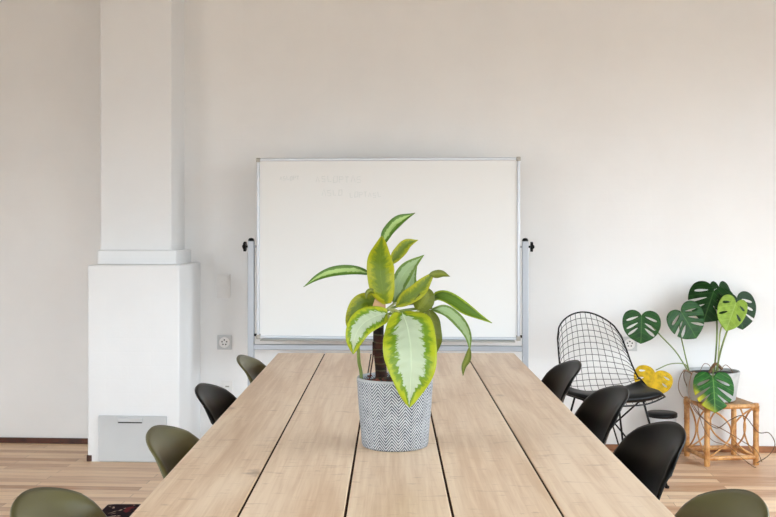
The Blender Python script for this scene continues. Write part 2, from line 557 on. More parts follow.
for k, (side, c, w, z0, z1) in enumerate(WINDOWS):
    mb = MB()
    f = 0.06
    bars = [(c - w / 2, c - w / 2 + f, z0, z1), (c + w / 2 - f, c + w / 2, z0, z1), (c - w / 2 + f, c + w / 2 - f, z0, z0 + f), (c - w / 2 + f, c + w / 2 - f, z1 - f, z1),
            (c - f / 2, c + f / 2, z0 + f, z1 - f)]
    for (a, b, p, q) in bars:
        if side == 'rear': mb.box((a, -ROOM_V - 0.06, p), (b, -ROOM_V - 0.01, q))
        elif side == 'left': mb.box((-ROOM_U - 0.06, -b, p), (-ROOM_U - 0.01, -a, q))
        else: mb.box((ROOM_U + 0.01, -b, p), (ROOM_U + 0.06, -a, q))
    struct('window_%d' % (k + 1), mb, M_frame_white, 'unseen white framed window placed for daylight in the %s wall, %s' % (side, ('left of its middle', 'right of its middle', 'near the rear corner', 'beside the table', 'next to the back corner', 'beside the table')[k]), 'window')

# pillar (chimney breast): plinth, moulding, shaft
PV = 0.470       # plinth front
u0, _ = rc(87.5, 400, PV); u1, _ = rc(179.5, 400, PV)
_, zp = rc(130, 265, PV)
SV = 0.285
s0, _ = rc(100, 150, SV); s1, _ = rc(171.5, 150, SV)
MV = 0.335
m0, _ = rc(97, 257, MV); m1, _ = rc(176, 257, MV)
_, zm = rc(130, 250, MV)
mb = MB()
mb.box((u0, -PV, -0.02), (u1, 0.01, zp))
mb.box((m0, -MV, zp - 0.01), (m1, 0.01, zm))
mb.box((s0, -SV, zm - 0.01), (s1, 0.01, ROOM_Z + 0.02))
struct('pillar', mb, M_pillar, 'white chimney pillar on a wider plinth left of the whiteboard', 'pillar', bevel=0.008, smooth=True)

# baseboards
BH = 0.032
struct('baseboard_left', MB().box((-ROOM_U, -0.015, 0), (u0, 0, BH)), M_base_dark, 'dark brown baseboard strip left of the pillar', 'baseboard', bevel=0.003)
struct('baseboard_right', MB().box((u1, -0.015, 0), (ROOM_U, 0, 0.036)), M_base_mid, 'mid brown baseboard strip right of the pillar', 'baseboard', bevel=0.003)
struct('trim_1', MB().box((u0 - 0.005, -PV - 0.003, 0), (u0 + 0.024, -0.016, 0.034)), M_base_dark, 'dark brown baseboard end at the pillar foot', 'baseboard', bevel=0.003)

# grey access panel in the plinth
a0, az1 = rc(99, 415, PV); a1, az0 = rc(167, 462, PV)
base = W((a0 + a1) / 2, PV, 0)
pn = thing('access_panel', 'pale grey metal access panel at the foot of the white pillar', 'panel', base, PSI)
hw = (a1 - a0) / 2
MB().box((-hw, -0.012, 0.004), (hw, 0, az1)).build('panel_sheet', M_panel_grey, pn, bevel=0.004)
h0, hz1 = rc(118.5, 417, PV); h1, hz0 = rc(143.5, 421.5, PV)
uc = (a0 + a1) / 2
mb = MB()
mb.box((h0 - uc, -0.024, hz0), (h1 - uc, -0.012, hz1))
mb.build('handle', M_panel_grey, pn, bevel=0.003)
mb = MB().box((h0 - uc + 0.004, -0.022, hz0 - 0.006), (h1 - uc - 0.004, -0.0122, hz0))  # raised dark strip along the handle's lower edge
mb.build('handle_dark_strip', M_dark_hole, pn)

# rug
rug = MB().box((-1.30, 1.0, 0.0), (1.08, 4.87, 0.008)).build('patterned_rug', M_rug, bevel=0.003)
tag(rug, 'dark patterned rug lying under the dining table', 'rug')
Z0 = 0.008

# ------------------------------------------------------------------ wall fittings
def plate(name, label, cat, px0, py0, px1, py1, m, group=None):
    a, z1 = rc(px0, py0, 0); b, z0 = rc(px1, py1, 0)
    t = thing(name, label, cat, W((a + b) / 2, 0, (z0 + z1) / 2), PSI, group)
    w, h = (b - a) / 2, (z1 - z0) / 2
    return t, w, h
def socket(label, px0, py0, px1, py1, m, holes3=True):
    t, w, h = plate('wall_socket', label, 'socket', px0, py0, px1, py1, m, 'wall sockets')
    MB().box((-w, -0.009, -h), (w, 0, h)).build('cover_plate', m, t, bevel=0.003)
    rr = min(w, h) * 0.74
    Mx = Matrix.Rotation(R(90), 4, 'X')
    MB().lathe([(rr, 0.0085), (rr, 0.0115), (rr * 0.94, 0.012), (rr * 0.90, 0.0105), (0, 0.0105)], M=Mx).build('socket_face', M_white_plastic if m is M_grey_plate else m, t)
    hr = rr * 0.135
    for k in range(5 if holes3 else 3):
        an = R(90 + k * 72) if holes3 else R(90 + 120 * k)
        rad = rr * 0.46
        MB().lathe([(hr, 0.0100), (hr, 0.0113), (0, 0.0113)], c=(rad * math.cos(an), 0, rad * math.sin(an)), n=16, M=Mx).build('pin_hole', M_dark_hole, t)
    return t
socket('grey square wall socket with dark pin holes between pillar and whiteboard', 217.5, 335, 232, 349.5, M_grey_plate)
socket('wall socket partly hidden behind the leftmost green monstera leaf', 622, 336.5, 637, 351, M_grey_plate)
t, w, h = plate('wall_socket', 'small faint white socket low on the wall, below the grey square socket', 'socket', 222, 380, 233, 392.5, M_white_plastic, 'wall sockets')
MB().box((-w, -0.008, -h), (w, 0, h)).build('cover_plate', M_white_plastic, t, bevel=0.003)
MB().box((-w * 0.35, -0.0088, -h * 0.12), (w * 0.35, -0.0078, h * 0.1)).build('slot', M_cap, t)
t, w, h = plate('light_switch', 'tall white switch plate on the wall above the grey socket', 'switch', 217, 274, 230.5, 298, M_white_plastic)
MB().box((-w, -0.008, -h), (w, 0, h)).build('cover_plate', M_white_plastic, t, bevel=0.003)
for s in (-1, 1):
    MB().box((-w * 0.72, -0.012, s * h * 0.48 - h * 0.36), (w * 0.72, -0.0075, s * h * 0.48 + h * 0.36)).build('rocker', M_white_plastic, t, bevel=0.002)

# ------------------------------------------------------------------ rolling whiteboard
BV = 0.30
bl, bt = rc(257, 158.5, BV); br_, bb = rc(520, 340, BV)
bc = (bl + br_) / 2; bw = (br_ - bl) / 2
wb = thing('rolling_whiteboard', 'large white dry-erase board on grey wheeled stand against the wall', 'whiteboard', W(bc, BV, 0), PSI)
fr = 0.016
MB().box((-bw + 0.006, -0.004, bb + 0.006), (bw - 0.006, 0.012, bt - 0.006)).build('board_surface', M_board, wb)
mb = MB()
for (x0, x1, z0, z1) in ((-bw, bw, bt - fr, bt), (-bw, bw, bb, bb + fr), (-bw, -bw + fr, bb + fr, bt - fr), (bw - fr, bw, bb + fr, bt - fr)):
    mb.box((x0, -0.012, z0), (x1, 0.016, z1))
mb.build('aluminium_frame', M_alu, wb, bevel=0.003)
for sx_ in (-1, 1):
    for zz in (bt, bb):
        s2 = 1 if zz == bt else -1
        c = Vector((sx_ * (bw - 0.009), 0, zz - s2 * 0.009))
        MB().box(c - Vector((0.012, 0.015, 0.012)), c + Vector((0.012, 0.019, 0.012))).build('corner_cap', M_cap, wb, bevel=0.004)
# wiped marker traces: two lines of ghost lettering
def strokes(mb, x, z, s, kind):
    y = -0.0046
    L = {0: [(0, 0), (0, 1), (.6, .9), (.6, .55), (0, .5)], 1: [(0, 0), (.1, 1), (.6, 1), (.6, .1), (0, 0)], 2: [(0, 1), (.1, 0), (.6, .05)],
         3: [(.6, 1), (0, .9), (.05, .5), (.55, .5), (.6, 0), (0, 0)], 4: [(0, 0), (.3, 1), (.6, 0)], 5: [(0, 1), (.6, 1), (.3, 1), (.3, 0)]}[kind]
    mb.tube([(x + a * s, y, z + b * s) for a, b in L], 0.0016, 6)
for (px0, px1, py, sz) in ((316, 366, 182, 0.038), (322, 345, 196, 0.036), (350, 384, 197, 0.03), (280, 302, 180, 0.022)):
    xa, za = rc(px0, py, BV); xb, _ = rc(px1, py, BV)
    x = xa - bc
    k = 0
    mb = MB()
    while x < xb - bc - sz * 0.5:
        strokes(mb, x, za + random.uniform(-.004, .004), sz * random.uniform(.8, 1.05), (k * 5 + int(px0)) % 6)
        x += sz * 0.86; k += 1
    sm = mb.build('wiped_lettering', M_smear, wb)
    sm['label'] = 'faint wiped-off lettering'
# stand
pz = rc(251, 241, BV)[1]
for px, s in ((251.2, -1), (525.2, 1)):
    pu = rc(px, 300, BV)[0] - bc
    po = MB().box((pu - 0.017, -0.02, 0.09), (pu + 0.017, 0.02, pz)).build('stand_post', M_post, wb, bevel=0.004)
    MB().lathe([(0.017, 0), (0.017, 0.006), (0.012, 0.015), (0, 0.018)], c=(pu, 0, pz), n=24).build('post_cap', M_black, po)
    kz = rc(245, 246.5, BV)[1]
    My = Matrix.Rotation(R(90) * s, 4, 'Y')
    mb = MB().lathe([(0.006, 0), (0.006, 0.014), (0.010, 0.016), (0.010, 0.030), (0.004, 0.034), (0, 0.034)], c=(pu + s * 0.017, 0, kz), n=20, M=My)
    for q in range(6):
        an = q * math.pi / 3 + 0.3
        c0 = Vector((pu + s * 0.034, 0.017 * math.cos(an), kz + 0.017 * math.sin(an)))
        mb.tube([c0 + Vector((s * -0.006, 0, 0)), c0 + Vector((s * 0.008, 0, 0))], 0.011, 12)
    mb.build('clamp_knob', M_black, po)
    MB().tube([(pu, 0, kz), (s * (bw - 0.004), 0, kz)], 0.006, 10).build('pivot_pin', M_post, wb)
    MB().box((min(pu, s * (bw - .02)) if s > 0 else pu, -0.008, bb + 0.012), (pu if s > 0 else -bw + .02, 0.008, bb + 0.026)).build('lower_clip', M_black, wb, bevel=0.002)
    # foot with castors
    MB().box((pu - 0.02, -0.22, 0.06), (pu + 0.02, 0.26, 0.092)).build('stand_foot', M_post, wb, bevel=0.005)
    for yy in (-0.195, 0.23):
        cs = MB().lathe([(0.0, -0.010), (0.024, -0.010), (0.026, -0.006), (0.026, 0.006), (0.024, 0.010), (0, 0.010)], c=(pu, yy, 0.0262), n=28, M=Matrix.Rotation(R(90), 4, 'Y'))
        cs.tube([(pu, yy, 0.026), (pu, yy + 0.004, 0.064)], 0.007, 10)
        cs.build('castor', M_black, wb)
pu = rc(525.2, 300, BV)[0] - bc
z_a = rc(390, 345, BV)[1]; z_b = rc(390, 350.5, BV)[1]
MB().box((-pu + 0.01, -0.016, z_b), (pu - 0.01, 0.016, z_a)).build('crossbar', M_post, wb, bevel=0.004)
MB().box((-bw + 0.03, -0.075, bb - 0.007), (bw - 0.03, 0.0, bb - 0.0005)).build('pen_tray', M_alu_grey, wb, bevel=0.003)
MB().box((-pu + 0.01, -0.014, 0.17), (pu - 0.01, 0.014, 0.2)).build('lower_crossbar', M_post, wb, bevel=0.004)

# ------------------------------------------------------------------ dining table
TZ = 0.745
XE = [-0.4795, -0.281, -0.0845, 0.1140, 0.3165, 0.5215]
Y0, Y1 = 1.0, 4.497
tb = thing('dining_table', 'long pale oak plank table filling the foreground', 'table', ((XE[0] + XE[-1]) / 2, (Y0 + Y1) / 2, Z0))
cx = (XE[0] + XE[-1]) / 2; cy = (Y0 + Y1) / 2
for k in range(5):
    a = XE[k] + (0.0026 if k else 0); b = XE[k + 1] - (0.0026 if k < 4 else 0)
    pl = MB().box((-(b - a) / 2, -(Y1 - Y0) / 2, -0.016), ((b - a) / 2, (Y1 - Y0) / 2, 0.016)).build('plank', M_oak, tb, bevel=0.0025)
    pl.location = ((a + b) / 2 - cx, 0, TZ - 0.016 - Z0)
for k in range(1, 5):  # dark strips added so the open plank gaps do not show lit
    MB().box((XE[k] - 0.02 - cx, -(Y1 - Y0) / 2 + 0.01, TZ - 0.040 - Z0), (XE[k] + 0.02 - cx, (Y1 - Y0) / 2 - 0.01, TZ - 0.032 - Z0)).box((XE[k] - 0.0025 - cx, -(Y1 - Y0) / 2 + 0.004, TZ - 0.034 - Z0), (XE[k] + 0.0025 - cx, (Y1 - Y0) / 2 - 0.004, TZ - 0.0035 - Z0)).build('seam_light_block', M_seam, tb)
for yy in (-1.52, 1.718):
    MB().box((-0.40, yy - 0.025, TZ - 0.032 - 0.06 - Z0), (0.40, yy + 0.025, TZ - 0.0405 - Z0)).build('cross_rail', M_oak, tb, bevel=0.004)
    for xx in (-0.36, 0.36):
        MB().box((xx - 0.035, yy - 0.025, 0), (xx + 0.035, yy + 0.025, TZ - 0.092 - Z0)).build('leg', M_oak, tb, bevel=0.004)
MB().box((-0.03, -1.48, TZ - 0.085 - Z0), (0.03, 1.68, TZ - 0.0405 - Z0)).build('centre_beam', M_leg, tb, bevel=0.003)

# ------------------------------------------------------------------ moulded shell chairs
PROF = [(0.235, 0.400, 0.180, 0.006), (0.205, 0.422, 0.200, 0.010), (0.12, 0.426, 0.208, 0.020), (0.02, 0.413, 0.210, 0.030), (-0.07, 0.408, 0.210, 0.044),
        (-0.135, 0.430, 0.208, 0.058), (-0.176, 0.488, 0.204, 0.066), (-0.202, 0.562, 0.200, 0.062), (-0.228, 0.640, 0.188, 0.052), (-0.258, 0.710, 0.174, 0.040), (-0.288, 0.764, 0.160, 0.026)]
class Shell:
    def __init__(s, prof, top=0.13, bot=0.05, topexp=3.0):
        pts = spline([Vector((p[0], p[1], 0)) for p in prof], 10)
        ex = spline([Vector((p[2], p[3], 0)) for p in prof], 10)
        acc = [0]
        for a, b in zip(pts, pts[1:]): acc.append(acc[-1] + (b - a).length)
        s.acc = [x / acc[-1] for x in acc]; s.pts = pts; s.ex = ex
        s.top, s.bot, s.te = top, bot, topexp
    def samp(s, q):
        q = min(max(q, 0), 1)
        i = 0
        while i < len(s.acc) - 2 and s.acc[i + 1] < q: i += 1
        f = (q - s.acc[i]) / max(1e-9, s.acc[i + 1] - s.acc[i])
        p = s.pts[i].lerp(s.pts[i + 1], f); e = s.ex[i].lerp(s.ex[i + 1], f)
        t = (s.pts[min(i + 2, len(s.pts) - 1)] - s.pts[max(i - 1, 0)]).normalized()
        return p, t, e
    def P(s, q, t, lip=0.010):
        a = abs(t)
        q0 = s.bot * a ** 3; q1 = 1 - s.top * (1 - max(0.0, 1 - a ** s.te) ** (1 / s.te))
        p, tg, e = s.samp(q0 + (q1 - q0) * q)
        n = Vector((-tg.y, tg.x, 0))            # towards the sitter
        if n.y < 0 and abs(tg.x) > abs(tg.y): n = -n
        if n.x < 0 and abs(tg.y) >= abs(tg.x): n = -n
        k = e.y * a ** 2.3 - (lip * ((a - 0.86) / 0.14) ** 2 if a > 0.86 else 0)
        # the lip also rolls back along the top edge
        qq = q0 + (q1 - q0) * q
        if q > 0.95 and a <= 1: k -= lip * 0.8 * ((q - 0.95) / 0.05) ** 2
        return Vector((p.x + n.x * k, e.x * t, p.y + n.y * k))
    def mesh(s, nq=56, nt=33):
        return MB().grid([[s.P(i / nq, -1 + 2 * j / (nt - 1)) for j in range(nt)] for i in range(nq + 1)])
SH = Shell(PROF, top=0.155, bot=0.04, topexp=2.0)
GCH = 'moulded shell chairs around the dining table'
def shell_chair(m, label):
    t = thing('shell_chair', label, 'chair', group=GCH)
    SH.mesh().build('seat_shell', m, t, solid=0.006, sub=0, angle=80)
    mb = MB()
    mb.box((-0.09, -0.11, 0.374), (0.11, 0.11, 0.388))
    for sx_ in (-0.07, 0.09):
        for sy in (-0.09, 0.09):
            mb.tube([(sx_, sy, 0.382), (sx_, sy, 0.414)], 0.014, 12)
    mb.build('mounting_plate', M_leg, t, bevel=0.003)
    for sx_ in (-1, 1):
        for sy in (-1, 1):
            lg = MB().tube([(0.01 + sx_ * 0.075, sy * 0.09, 0.376), (0.03 + sx_ * 0.16, sy * 0.18, 0.006)], 0.0105, 12, taper=0.0085).build('leg', M_leg, t)
            MB().lathe([(0.012, 0), (0.012, 0.012), (0.008, 0.016)], c=(0.03 + sx_ * 0.161, sy * 0.181, 0), n=16).build('foot_glide', M_black, lg)
    mb = MB()
    f = 0.5
    pt = lambda sx_, sy: Vector((0.02 + sx_ * (0.075 + 0.0425), sy * (0.09 + 0.09 * f), 0.376 - 0.370 * f))
    for a, b in (((-1, -1), (1, 1)), ((-1, 1), (1, -1))):
        mb.tube([pt(*a), pt(*b)], 0.005, 8)
    mb.build('cross_brace', M_leg, t)
    return t
olive = shell_chair(M_olive, 'olive green shell chair in the bottom left corner, nearest of the left row')
olive.location = (-0.4077, 1.9999, Z0)
olive.rotation_euler = (0, 0, R(-4))
black = shell_chair(M_black_shell, 'black shell chair on the left side of the table, between two olive ones')
black.location = (-0.3297, 3.4049, Z0)
black.rotation_euler = (0, 0, R(-4))
dup(olive, (-0.3127, 2.6599, Z0), R(-4), 'olive green shell chair on the left in front of the grey access panel')
dup(olive, (-0.3124, 4.1949, Z0), R(-3), 'olive green shell chair farthest on the left, near the whiteboard post')
dup(black, (0.4227, 4.0199, Z0), R(184), 'black shell chair farthest on the right, left of the wire chair')
dup(black, (0.4527, 3.3599, Z0), R(184), 'black shell chair on the right in front of the wire chair')
dup(black, (0.4486, 2.7049, Z0), R(186), 'black shell chair on the right in front of the black-lidded bin')
dup(olive, (0.3977, 1.9849, Z0), R(184), 'olive green shell chair in the bottom right corner')

# ------------------------------------------------------------------ black wire chair
WPROF = [(0.215, 0.416, 0.190, 0.002), (0.19, 0.432, 0.208, 0.008), (0.10, 0.428, 0.235, 0.022), (0.0, 0.418, 0.240, 0.036), (-0.08, 0.418, 0.238, 0.062),
         (-0.145, 0.448, 0.226, 0.075), (-0.185, 0.53, 0.208, 0.066), (-0.212, 0.62, 0.196, 0.048), (-0.240, 0.71, 0.182, 0.032), (-0.268, 0.785, 0.170, 0.018), (-0.285, 0.832, 0.158, 0.010)]
WS = Shell(WPROF, top=0.185, bot=0.06, topexp=2.0)
wc = thing('wire_chair', 'black wire mesh chair with dark seat pad against the white wall', 'chair', (1.095, 5.33, 0), R(-73))
wp = lambda q, t: WS.P(q, t, 0)
mb = MB()
for j in range(1, 11):
    t = -1 + 2 * j / 11
    mb.tube([wp(i / 40, t) for i in range(41)], 0.0014, 6)
for i in range(1, 24):
    q = i / 24
    mb.tube([wp(q, -1 + 2 * j / 24) for j in range(25)], 0.0014, 6)
mb.build('wire_grid', M_black_wire, wc)
rim = [wp(0, -1 + 2 * j / 24) for j in range(24)] + [wp(i / 40, 1) for i in range(40)] + [wp(1, 1 - 2 * j / 24) for j in range(24)] + [wp(1 - i / 40, -1) for i in range(40)]
MB().tube(rim, 0.0042, 8, closed=True).build('rim_wire', M_black_wire, wc)
# seat pad
rows = []
for i in range(25):
    rows.append([])
    for j in range(25):
        t = (-1 + 2 * j / 24)
        q = 0.015 + 0.40 * i / 24
        p = WS.P(q, t * 0.95, 0)
        e = max(abs(t), abs(2 * i / 24 - 1))
        rows[-1].append(p + Vector((0, 0, 0.014 + 0.014 * (1 - e ** 6))))
MB().grid(rows).build('seat_pad', M_leather, wc, solid=0.02, angle=80, off=-0.6)
# wire base
for sx_ in (-1, 1):
    for sy in (-1, 1):
        foot = Vector((sx_ * 0.20, sy * 0.21, 0.006))
        lg = MB()
        lg.tube([(sx_ * 0.13, sy * 0.12, 0.420), foot], 0.0056, 10)
        lg.tube([(sx_ * 0.015, sy * 0.025, 0.295), foot], 0.0042, 8)
        lg.tube([(sx_ * 0.015, sy * 0.025, 0.295), (sx_ * 0.12, sy * 0.10, 0.415)], 0.0042, 8)
        lo = lg.build('leg', M_black_wire, wc)
        MB().lathe([(0.011, 0), (0.011, 0.010), (0.006, 0.013)], c=(foot.x, foot.y, 0), n=16).build('foot_glide', M_black, lo)
mb = MB()
mb.tube([(0.015, 0.025, 0.295), (0.015, -0.025, 0.295), (-0.015, -0.025, 0.295), (-0.015, 0.025, 0.295)], 0.006, 8, closed=True)
for sy in (-1, 1):
    mb.tube([(0.135, sy * 0.12, 0.420), (-0.135, sy * 0.12, 0.420)], 0.005, 8)
for sx_ in (-1, 1):
    mb.tube([(sx_ * 0.13, -0.13, 0.420), (sx_ * 0.13, 0.13, 0.420)], 0.005, 8)
mb.build('base_hub', M_black_wire, wc)

# ------------------------------------------------------------------ lidded bin
bn = thing('lidded_bin', 'small round bin with black lid standing beside the rattan table', 'bin', (1.508, 5.90, 0))
MB().lathe([(0.074, 0), (0.078, 0.004), (0.079, 0.06), (0.079, 0.062)], n=56).build('base_band', M_black, bn)
MB().lathe([(0.077, 0.0605), (0.078, 0.15), (0.078, 0.229)], n=56).build('bin_body', M_bin, bn)
MB().lathe([(0.083, 0.228), (0.084, 0.230), (0.084, 0.247), (0.080, 0.2515), (0, 0.2525)], n=56).build('lid', M_black, bn, angle=50)

# ------------------------------------------------------------------ rattan side table
RT = Vector((1.812, 5.825, 0))
rt = thing('rattan_side_table', 'small honey coloured rattan table under the potted monstera', 'table', RT, R(8))
hx, hy, rz = 0.139, 0.130, 0.326
LP = {}
for sx_ in (-1, 1):
    for sy in (-1, 1):
        p = Vector((sx_ * hx, sy * hy, 0)); LP[(sx_, sy)] = p
        mb = MB().lathe([(0.014, 0), (0.0162, 0.004), (0.0152, 0.05), (0.0152, 0.098), (0.0170, 0.102), (0.0152, 0.107), (0.0150, 0.205), (0.0170, 0.21), (0.0152, 0.215), (0.0155, rz), (0.0135, rz + 0.006), (0, rz + 0.008)], c=p, n=20)
        lg = mb.build('leg', M_rattan, rt)
        b = MB()
        for q in range(4):
            b.lathe([(0.0158, -0.004), (0.0186, 0), (0.0158, 0.004)], c=p + Vector((0, 0, rz - 0.034 + q * 0.0075)), n=20, caps=False)
        b.build('cane_binding', M_rattan, lg, solid=0.001)
for z, nm in ((rz - 0.010, 'top_rail'), (0.042, 'bottom_rail')):
    for a, b in (((-1, -1), (1, -1)), ((-1, 1), (1, 1)), ((-1, -1), (-1, 1)), ((1, -1), (1, 1))):
        A, B = LP[a].copy(), LP[b].copy(); A.z = B.z = z
        MB().tube([A, B], 0.0125, 14).build(nm, M_rattan, rt)
MB().box((-hx, -hy, rz - 0.004), (hx, hy, rz + 0.004)).build('woven_top', M_rattan_top, rt, bevel=0.002)
# bent cane loops on every side: two bows back to back
def bow(A, B, flip):
    z0, z1 = 0.055, rz - 0.022
    pts = []
    for i in range(25):
        s = i / 24
        z = z0 + (z1 - z0) * s
        k = math.sin(math.pi * s) ** 0.8 * 0.50
        f = (1 - k) if flip else k
        f = f * 0.86 + 0.07
        p = A.lerp(B, f); p.z = z
        pts.append(p)
    return pts
for a, b in (((-1, -1), (1, -1)), ((-1, 1), (1, 1)), ((-1, -1), (-1, 1)), ((1, -1), (1, 1))):
    nrm = (LP[a] + LP[b]).normalized() * 0.004
    for fl in (0, 1):
        MB().tube([p + (nrm if fl else -nrm) for p in bow(LP[a], LP[b], fl)], 0.0048, 10).build('bent_cane', M_rattan, rt)

# ------------------------------------------------------------------ monstera
def monstera_blade(base, tip, width, facing, m, parent, origin, fold=0.10, droop=0.10, roll=0.0, slits=3, openings=(2,), inner=0.14, seed=1, lop=1.0, curl=0.0):
    rnd = random.Random(seed)
    T_ = tip - base; L = T_.length; T_.normalize()
    N_ = (facing - T_ * facing.dot(T_)).normalized()
    S_ = T_.cross(N_).normalized()
    right = [(0, 0.0), (0.035, -0.075), (0.11, -0.155), (0.22, -0.195), (0.34, -0.165), (0.44, -0.07), (0.497, 0.09), (0.51, 0.28), (0.485, 0.48), (0.42, 0.67), (0.30, 0.84), (0.14, 0.96)]
    left = [(-x * lop, y) for x, y in right]
    rr = [Vector((x, y, 0)) for x, y in right + [(0, 1.04)]]
    ll = [Vector((x, y, 0)) for x, y in left + [(0, 1.04)]]
    outline = [(p.x, p.y) for p in spline(rr, 5)] + [(p.x, p.y) for p in spline(ll, 5)][::-1][1:-1]
    holes_ = []
    for sgn in (1, -1):
        for k in range(slits):
            y0 = 0.03 + 0.64 * k / slits + rnd.uniform(-.02, .02)
            x0 = inner + rnd.uniform(-.01, .02)
            far = 0.44 - 0.045 * k if k not in openings else 0.62
            if k == 0: far -= 0.03
            A = Vector((x0, y0 + 0.02)); B = Vector((far, y0 + 0.02 + (far - x0) * (0.55 + 0.28 * k)))
            d = (B - A); l = d.length; d.normalize(); n = Vector((-d.y, d.x))
            wd = 0.050 + rnd.uniform(-.004, .008)
            poly = []
            for q in range(12):
                an = 2 * math.pi * q / 12
                c = A + d * (l / 2 + l / 2 * math.cos(an)) + n * wd * math.sin(an) * (0.8 + 0.3 * math.cos(an))
                poly.append((c.x * sgn * (lop if sgn < 0 else 1), c.y))
            holes_.append(poly)
    def inside(p, poly):
        c = False; j = len(poly) - 1
        for i in range(len(poly)):
            xi, yi = poly[i]; xj, yj = poly[j]
            if (yi > p[1]) != (yj > p[1]) and p[0] < (xj - xi) * (p[1] - yi) / (yj - yi) + xi: c = not c
            j = i
        return c
    pts, edges = [], []
    for loop in [outline] + holes_:
        k = len(pts)
        pts += [Vector(p) for p in loop]
        edges += [(k + i, k + (i + 1) % len(loop)) for i in range(len(loop))]
    for iy in range(-4, 22):
        for ix in range(-11, 12):
            p = (ix * 0.047 + (0.0235 if iy % 2 and ix else 0), iy * 0.05)
            if inside(p, outline): pts.append(Vector(p))
    vv, ee, ff, *_ = delaunay_2d_cdt(pts, edges, [], 0, 1e-4)
    mb = MB()
    lay = mb.bm.loops.layers.uv.new('UVMap')
    bv = []
    for p in vv:
        x, y = p.x, p.y
        h = fold * abs(x) - droop * max(y, -0.1) ** 2 - curl * x * x + roll * x + 0.012 * math.sin(9 * y + 3 * x) * abs(x) * 2
        bv.append(mb.bm.verts.new(base + T_ * (y * L) + S_ * (x * width) + N_ * (h * L)))
    for f in ff:
        cx_ = sum(vv[i].x for i in f) / len(f); cy_ = sum(vv[i].y for i in f) / len(f)
        if not inside((cx_, cy_), outline): continue
        if any(inside((cx_, cy_), q) for q in holes_): continue
        fc = mb.bm.faces.new([bv[i] for i in f])
        for lp, i in zip(fc.loops, f): lp[lay].uv = (vv[i].x + 0.5, (vv[i].y + 0.2) / 1.25)
    bmesh.ops.delete(mb.bm, geom=[v for v in mb.bm.verts if not v.link_faces], context='VERTS')
    return mb.build('leaf', m, parent, solid=0.0012, origin=origin, angle=80)

MP = Vector((1.762, 5.825, rz + 0.008))
mp = thing('potted_monstera', 'monstera plant in a pale concrete pot on the rattan table', 'plant', MP)
PZ = 0.160
MB().lathe([(0.0, 0), (0.118, 0), (0.126, 0.006), (0.150, PZ - 0.004), (0.148, PZ), (0.140, PZ), (0.137, PZ - 0.02), (0.118, 0.02), (0, 0.02)], n=64).build('pot', M_concrete, mp, angle=35)
MB().lathe([(0.1362, PZ - 0.035), (0.1378, PZ - 0.016), (0.09, PZ - 0.010), (0, PZ - 0.006)], n=48).build('soil', M_soil, mp)
yd = 5.80
cam_dir = Vector((0, -1, 0))
def petiole(pts, r, m=M_petiole_green, name='petiole', taper=None, n=8):
    P = [at(*p) for p in pts]
    return MB().tube(spline(P, n), r, 10, taper=taper).build(name, m, mp, origin=MP)
def mleaf(b, tpt, wpx, facing, m, **k):
    B, Tt = at(*b), at(*tpt)
    return monstera_blade(B, Tt, wpx * (b[2] + tpt[2]) / 2 / F, Vector(facing), m, mp, MP, **k)
petiole([(688, 371, 5.78), (676, 352, 5.76), (660, 335, 5.74), (646, 319, 5.74)], 0.0036)
mleaf((641.5, 315.5, 5.72), (641.5, 342.5, 5.69), 38, (0.05, -1, 0.30), M_mon_dark, seed=3, openings=(), fold=0.05, inner=0.08)
petiole([(689, 371, 5.80), (684, 350, 5.80), (680, 330, 5.78), (680, 313, 5.78)], 0.0036)
mleaf((681, 311.5, 5.76), (697, 337, 5.74), 40, (0.1, -1, 0.35), M_mon_dark, seed=5, openings=(1,), fold=0.06, inner=0.08)
petiole([(714, 372, 5.80), (716, 352, 5.80), (717, 325, 5.83), (714, 300, 5.86)], 0.0050)
mleaf((714, 290.5, 5.86), (704, 320, 5.80), 44, (-0.15, -1, 0.45), M_mon_deep, seed=8, openings=(1, 2), fold=0.05, inner=0.10, curl=0.25)
mleaf((719, 287, 5.90), (726, 317, 5.84), 24, (0.35, -1, 0.3), M_mon_deep, seed=9, openings=(2,), fold=0.05, inner=0.12, slits=3)
petiole([(716, 372, 5.78), (721, 350, 5.78), (726, 334, 5.80), (733, 318, 5.83)], 0.0050)
petiole([(718, 371, 5.82), (719, 348, 5.84), (722, 326, 5.88), (737, 312, 5.90)], 0.0044, M_petiole)
mleaf((737, 298, 5.92), (744, 328, 5.88), 36, (0.2, -1, 0.2), M_mon_deep, seed=12, openings=(2,), fold=0.04, inner=0.12)
mleaf((736, 303, 5.80), (727, 329, 5.74), 31, (-0.1, -1, 0.35), M_mon_lime, seed=14, openings=(), slits=2, fold=0.10, inner=0.16, lop=0.8)
petiole([(713, 373, 5.74), (713, 369, 5.70), (713, 371, 5.66), (713, 377, 5.635)], 0.0034)
mleaf((713, 378, 5.63), (716, 411, 5.57), 40, (0.0, -1, 0.30), M_mon_mix, seed=16, openings=(1, 2), fold=-0.04, inner=0.08)
petiole([(689, 370, 5.76), (684, 364, 5.72), (670, 364, 5.68), (656, 370, 5.63)], 0.0028)
yl = mleaf((655, 372.5, 5.62), (649, 394, 5.60), 38, (-0.05, -1, 0.38), M_mon_yellow, seed=18, openings=(), slits=2, fold=-0.06, inner=0.24)
yl['label'] = 'yellow leaf over the wire chair'
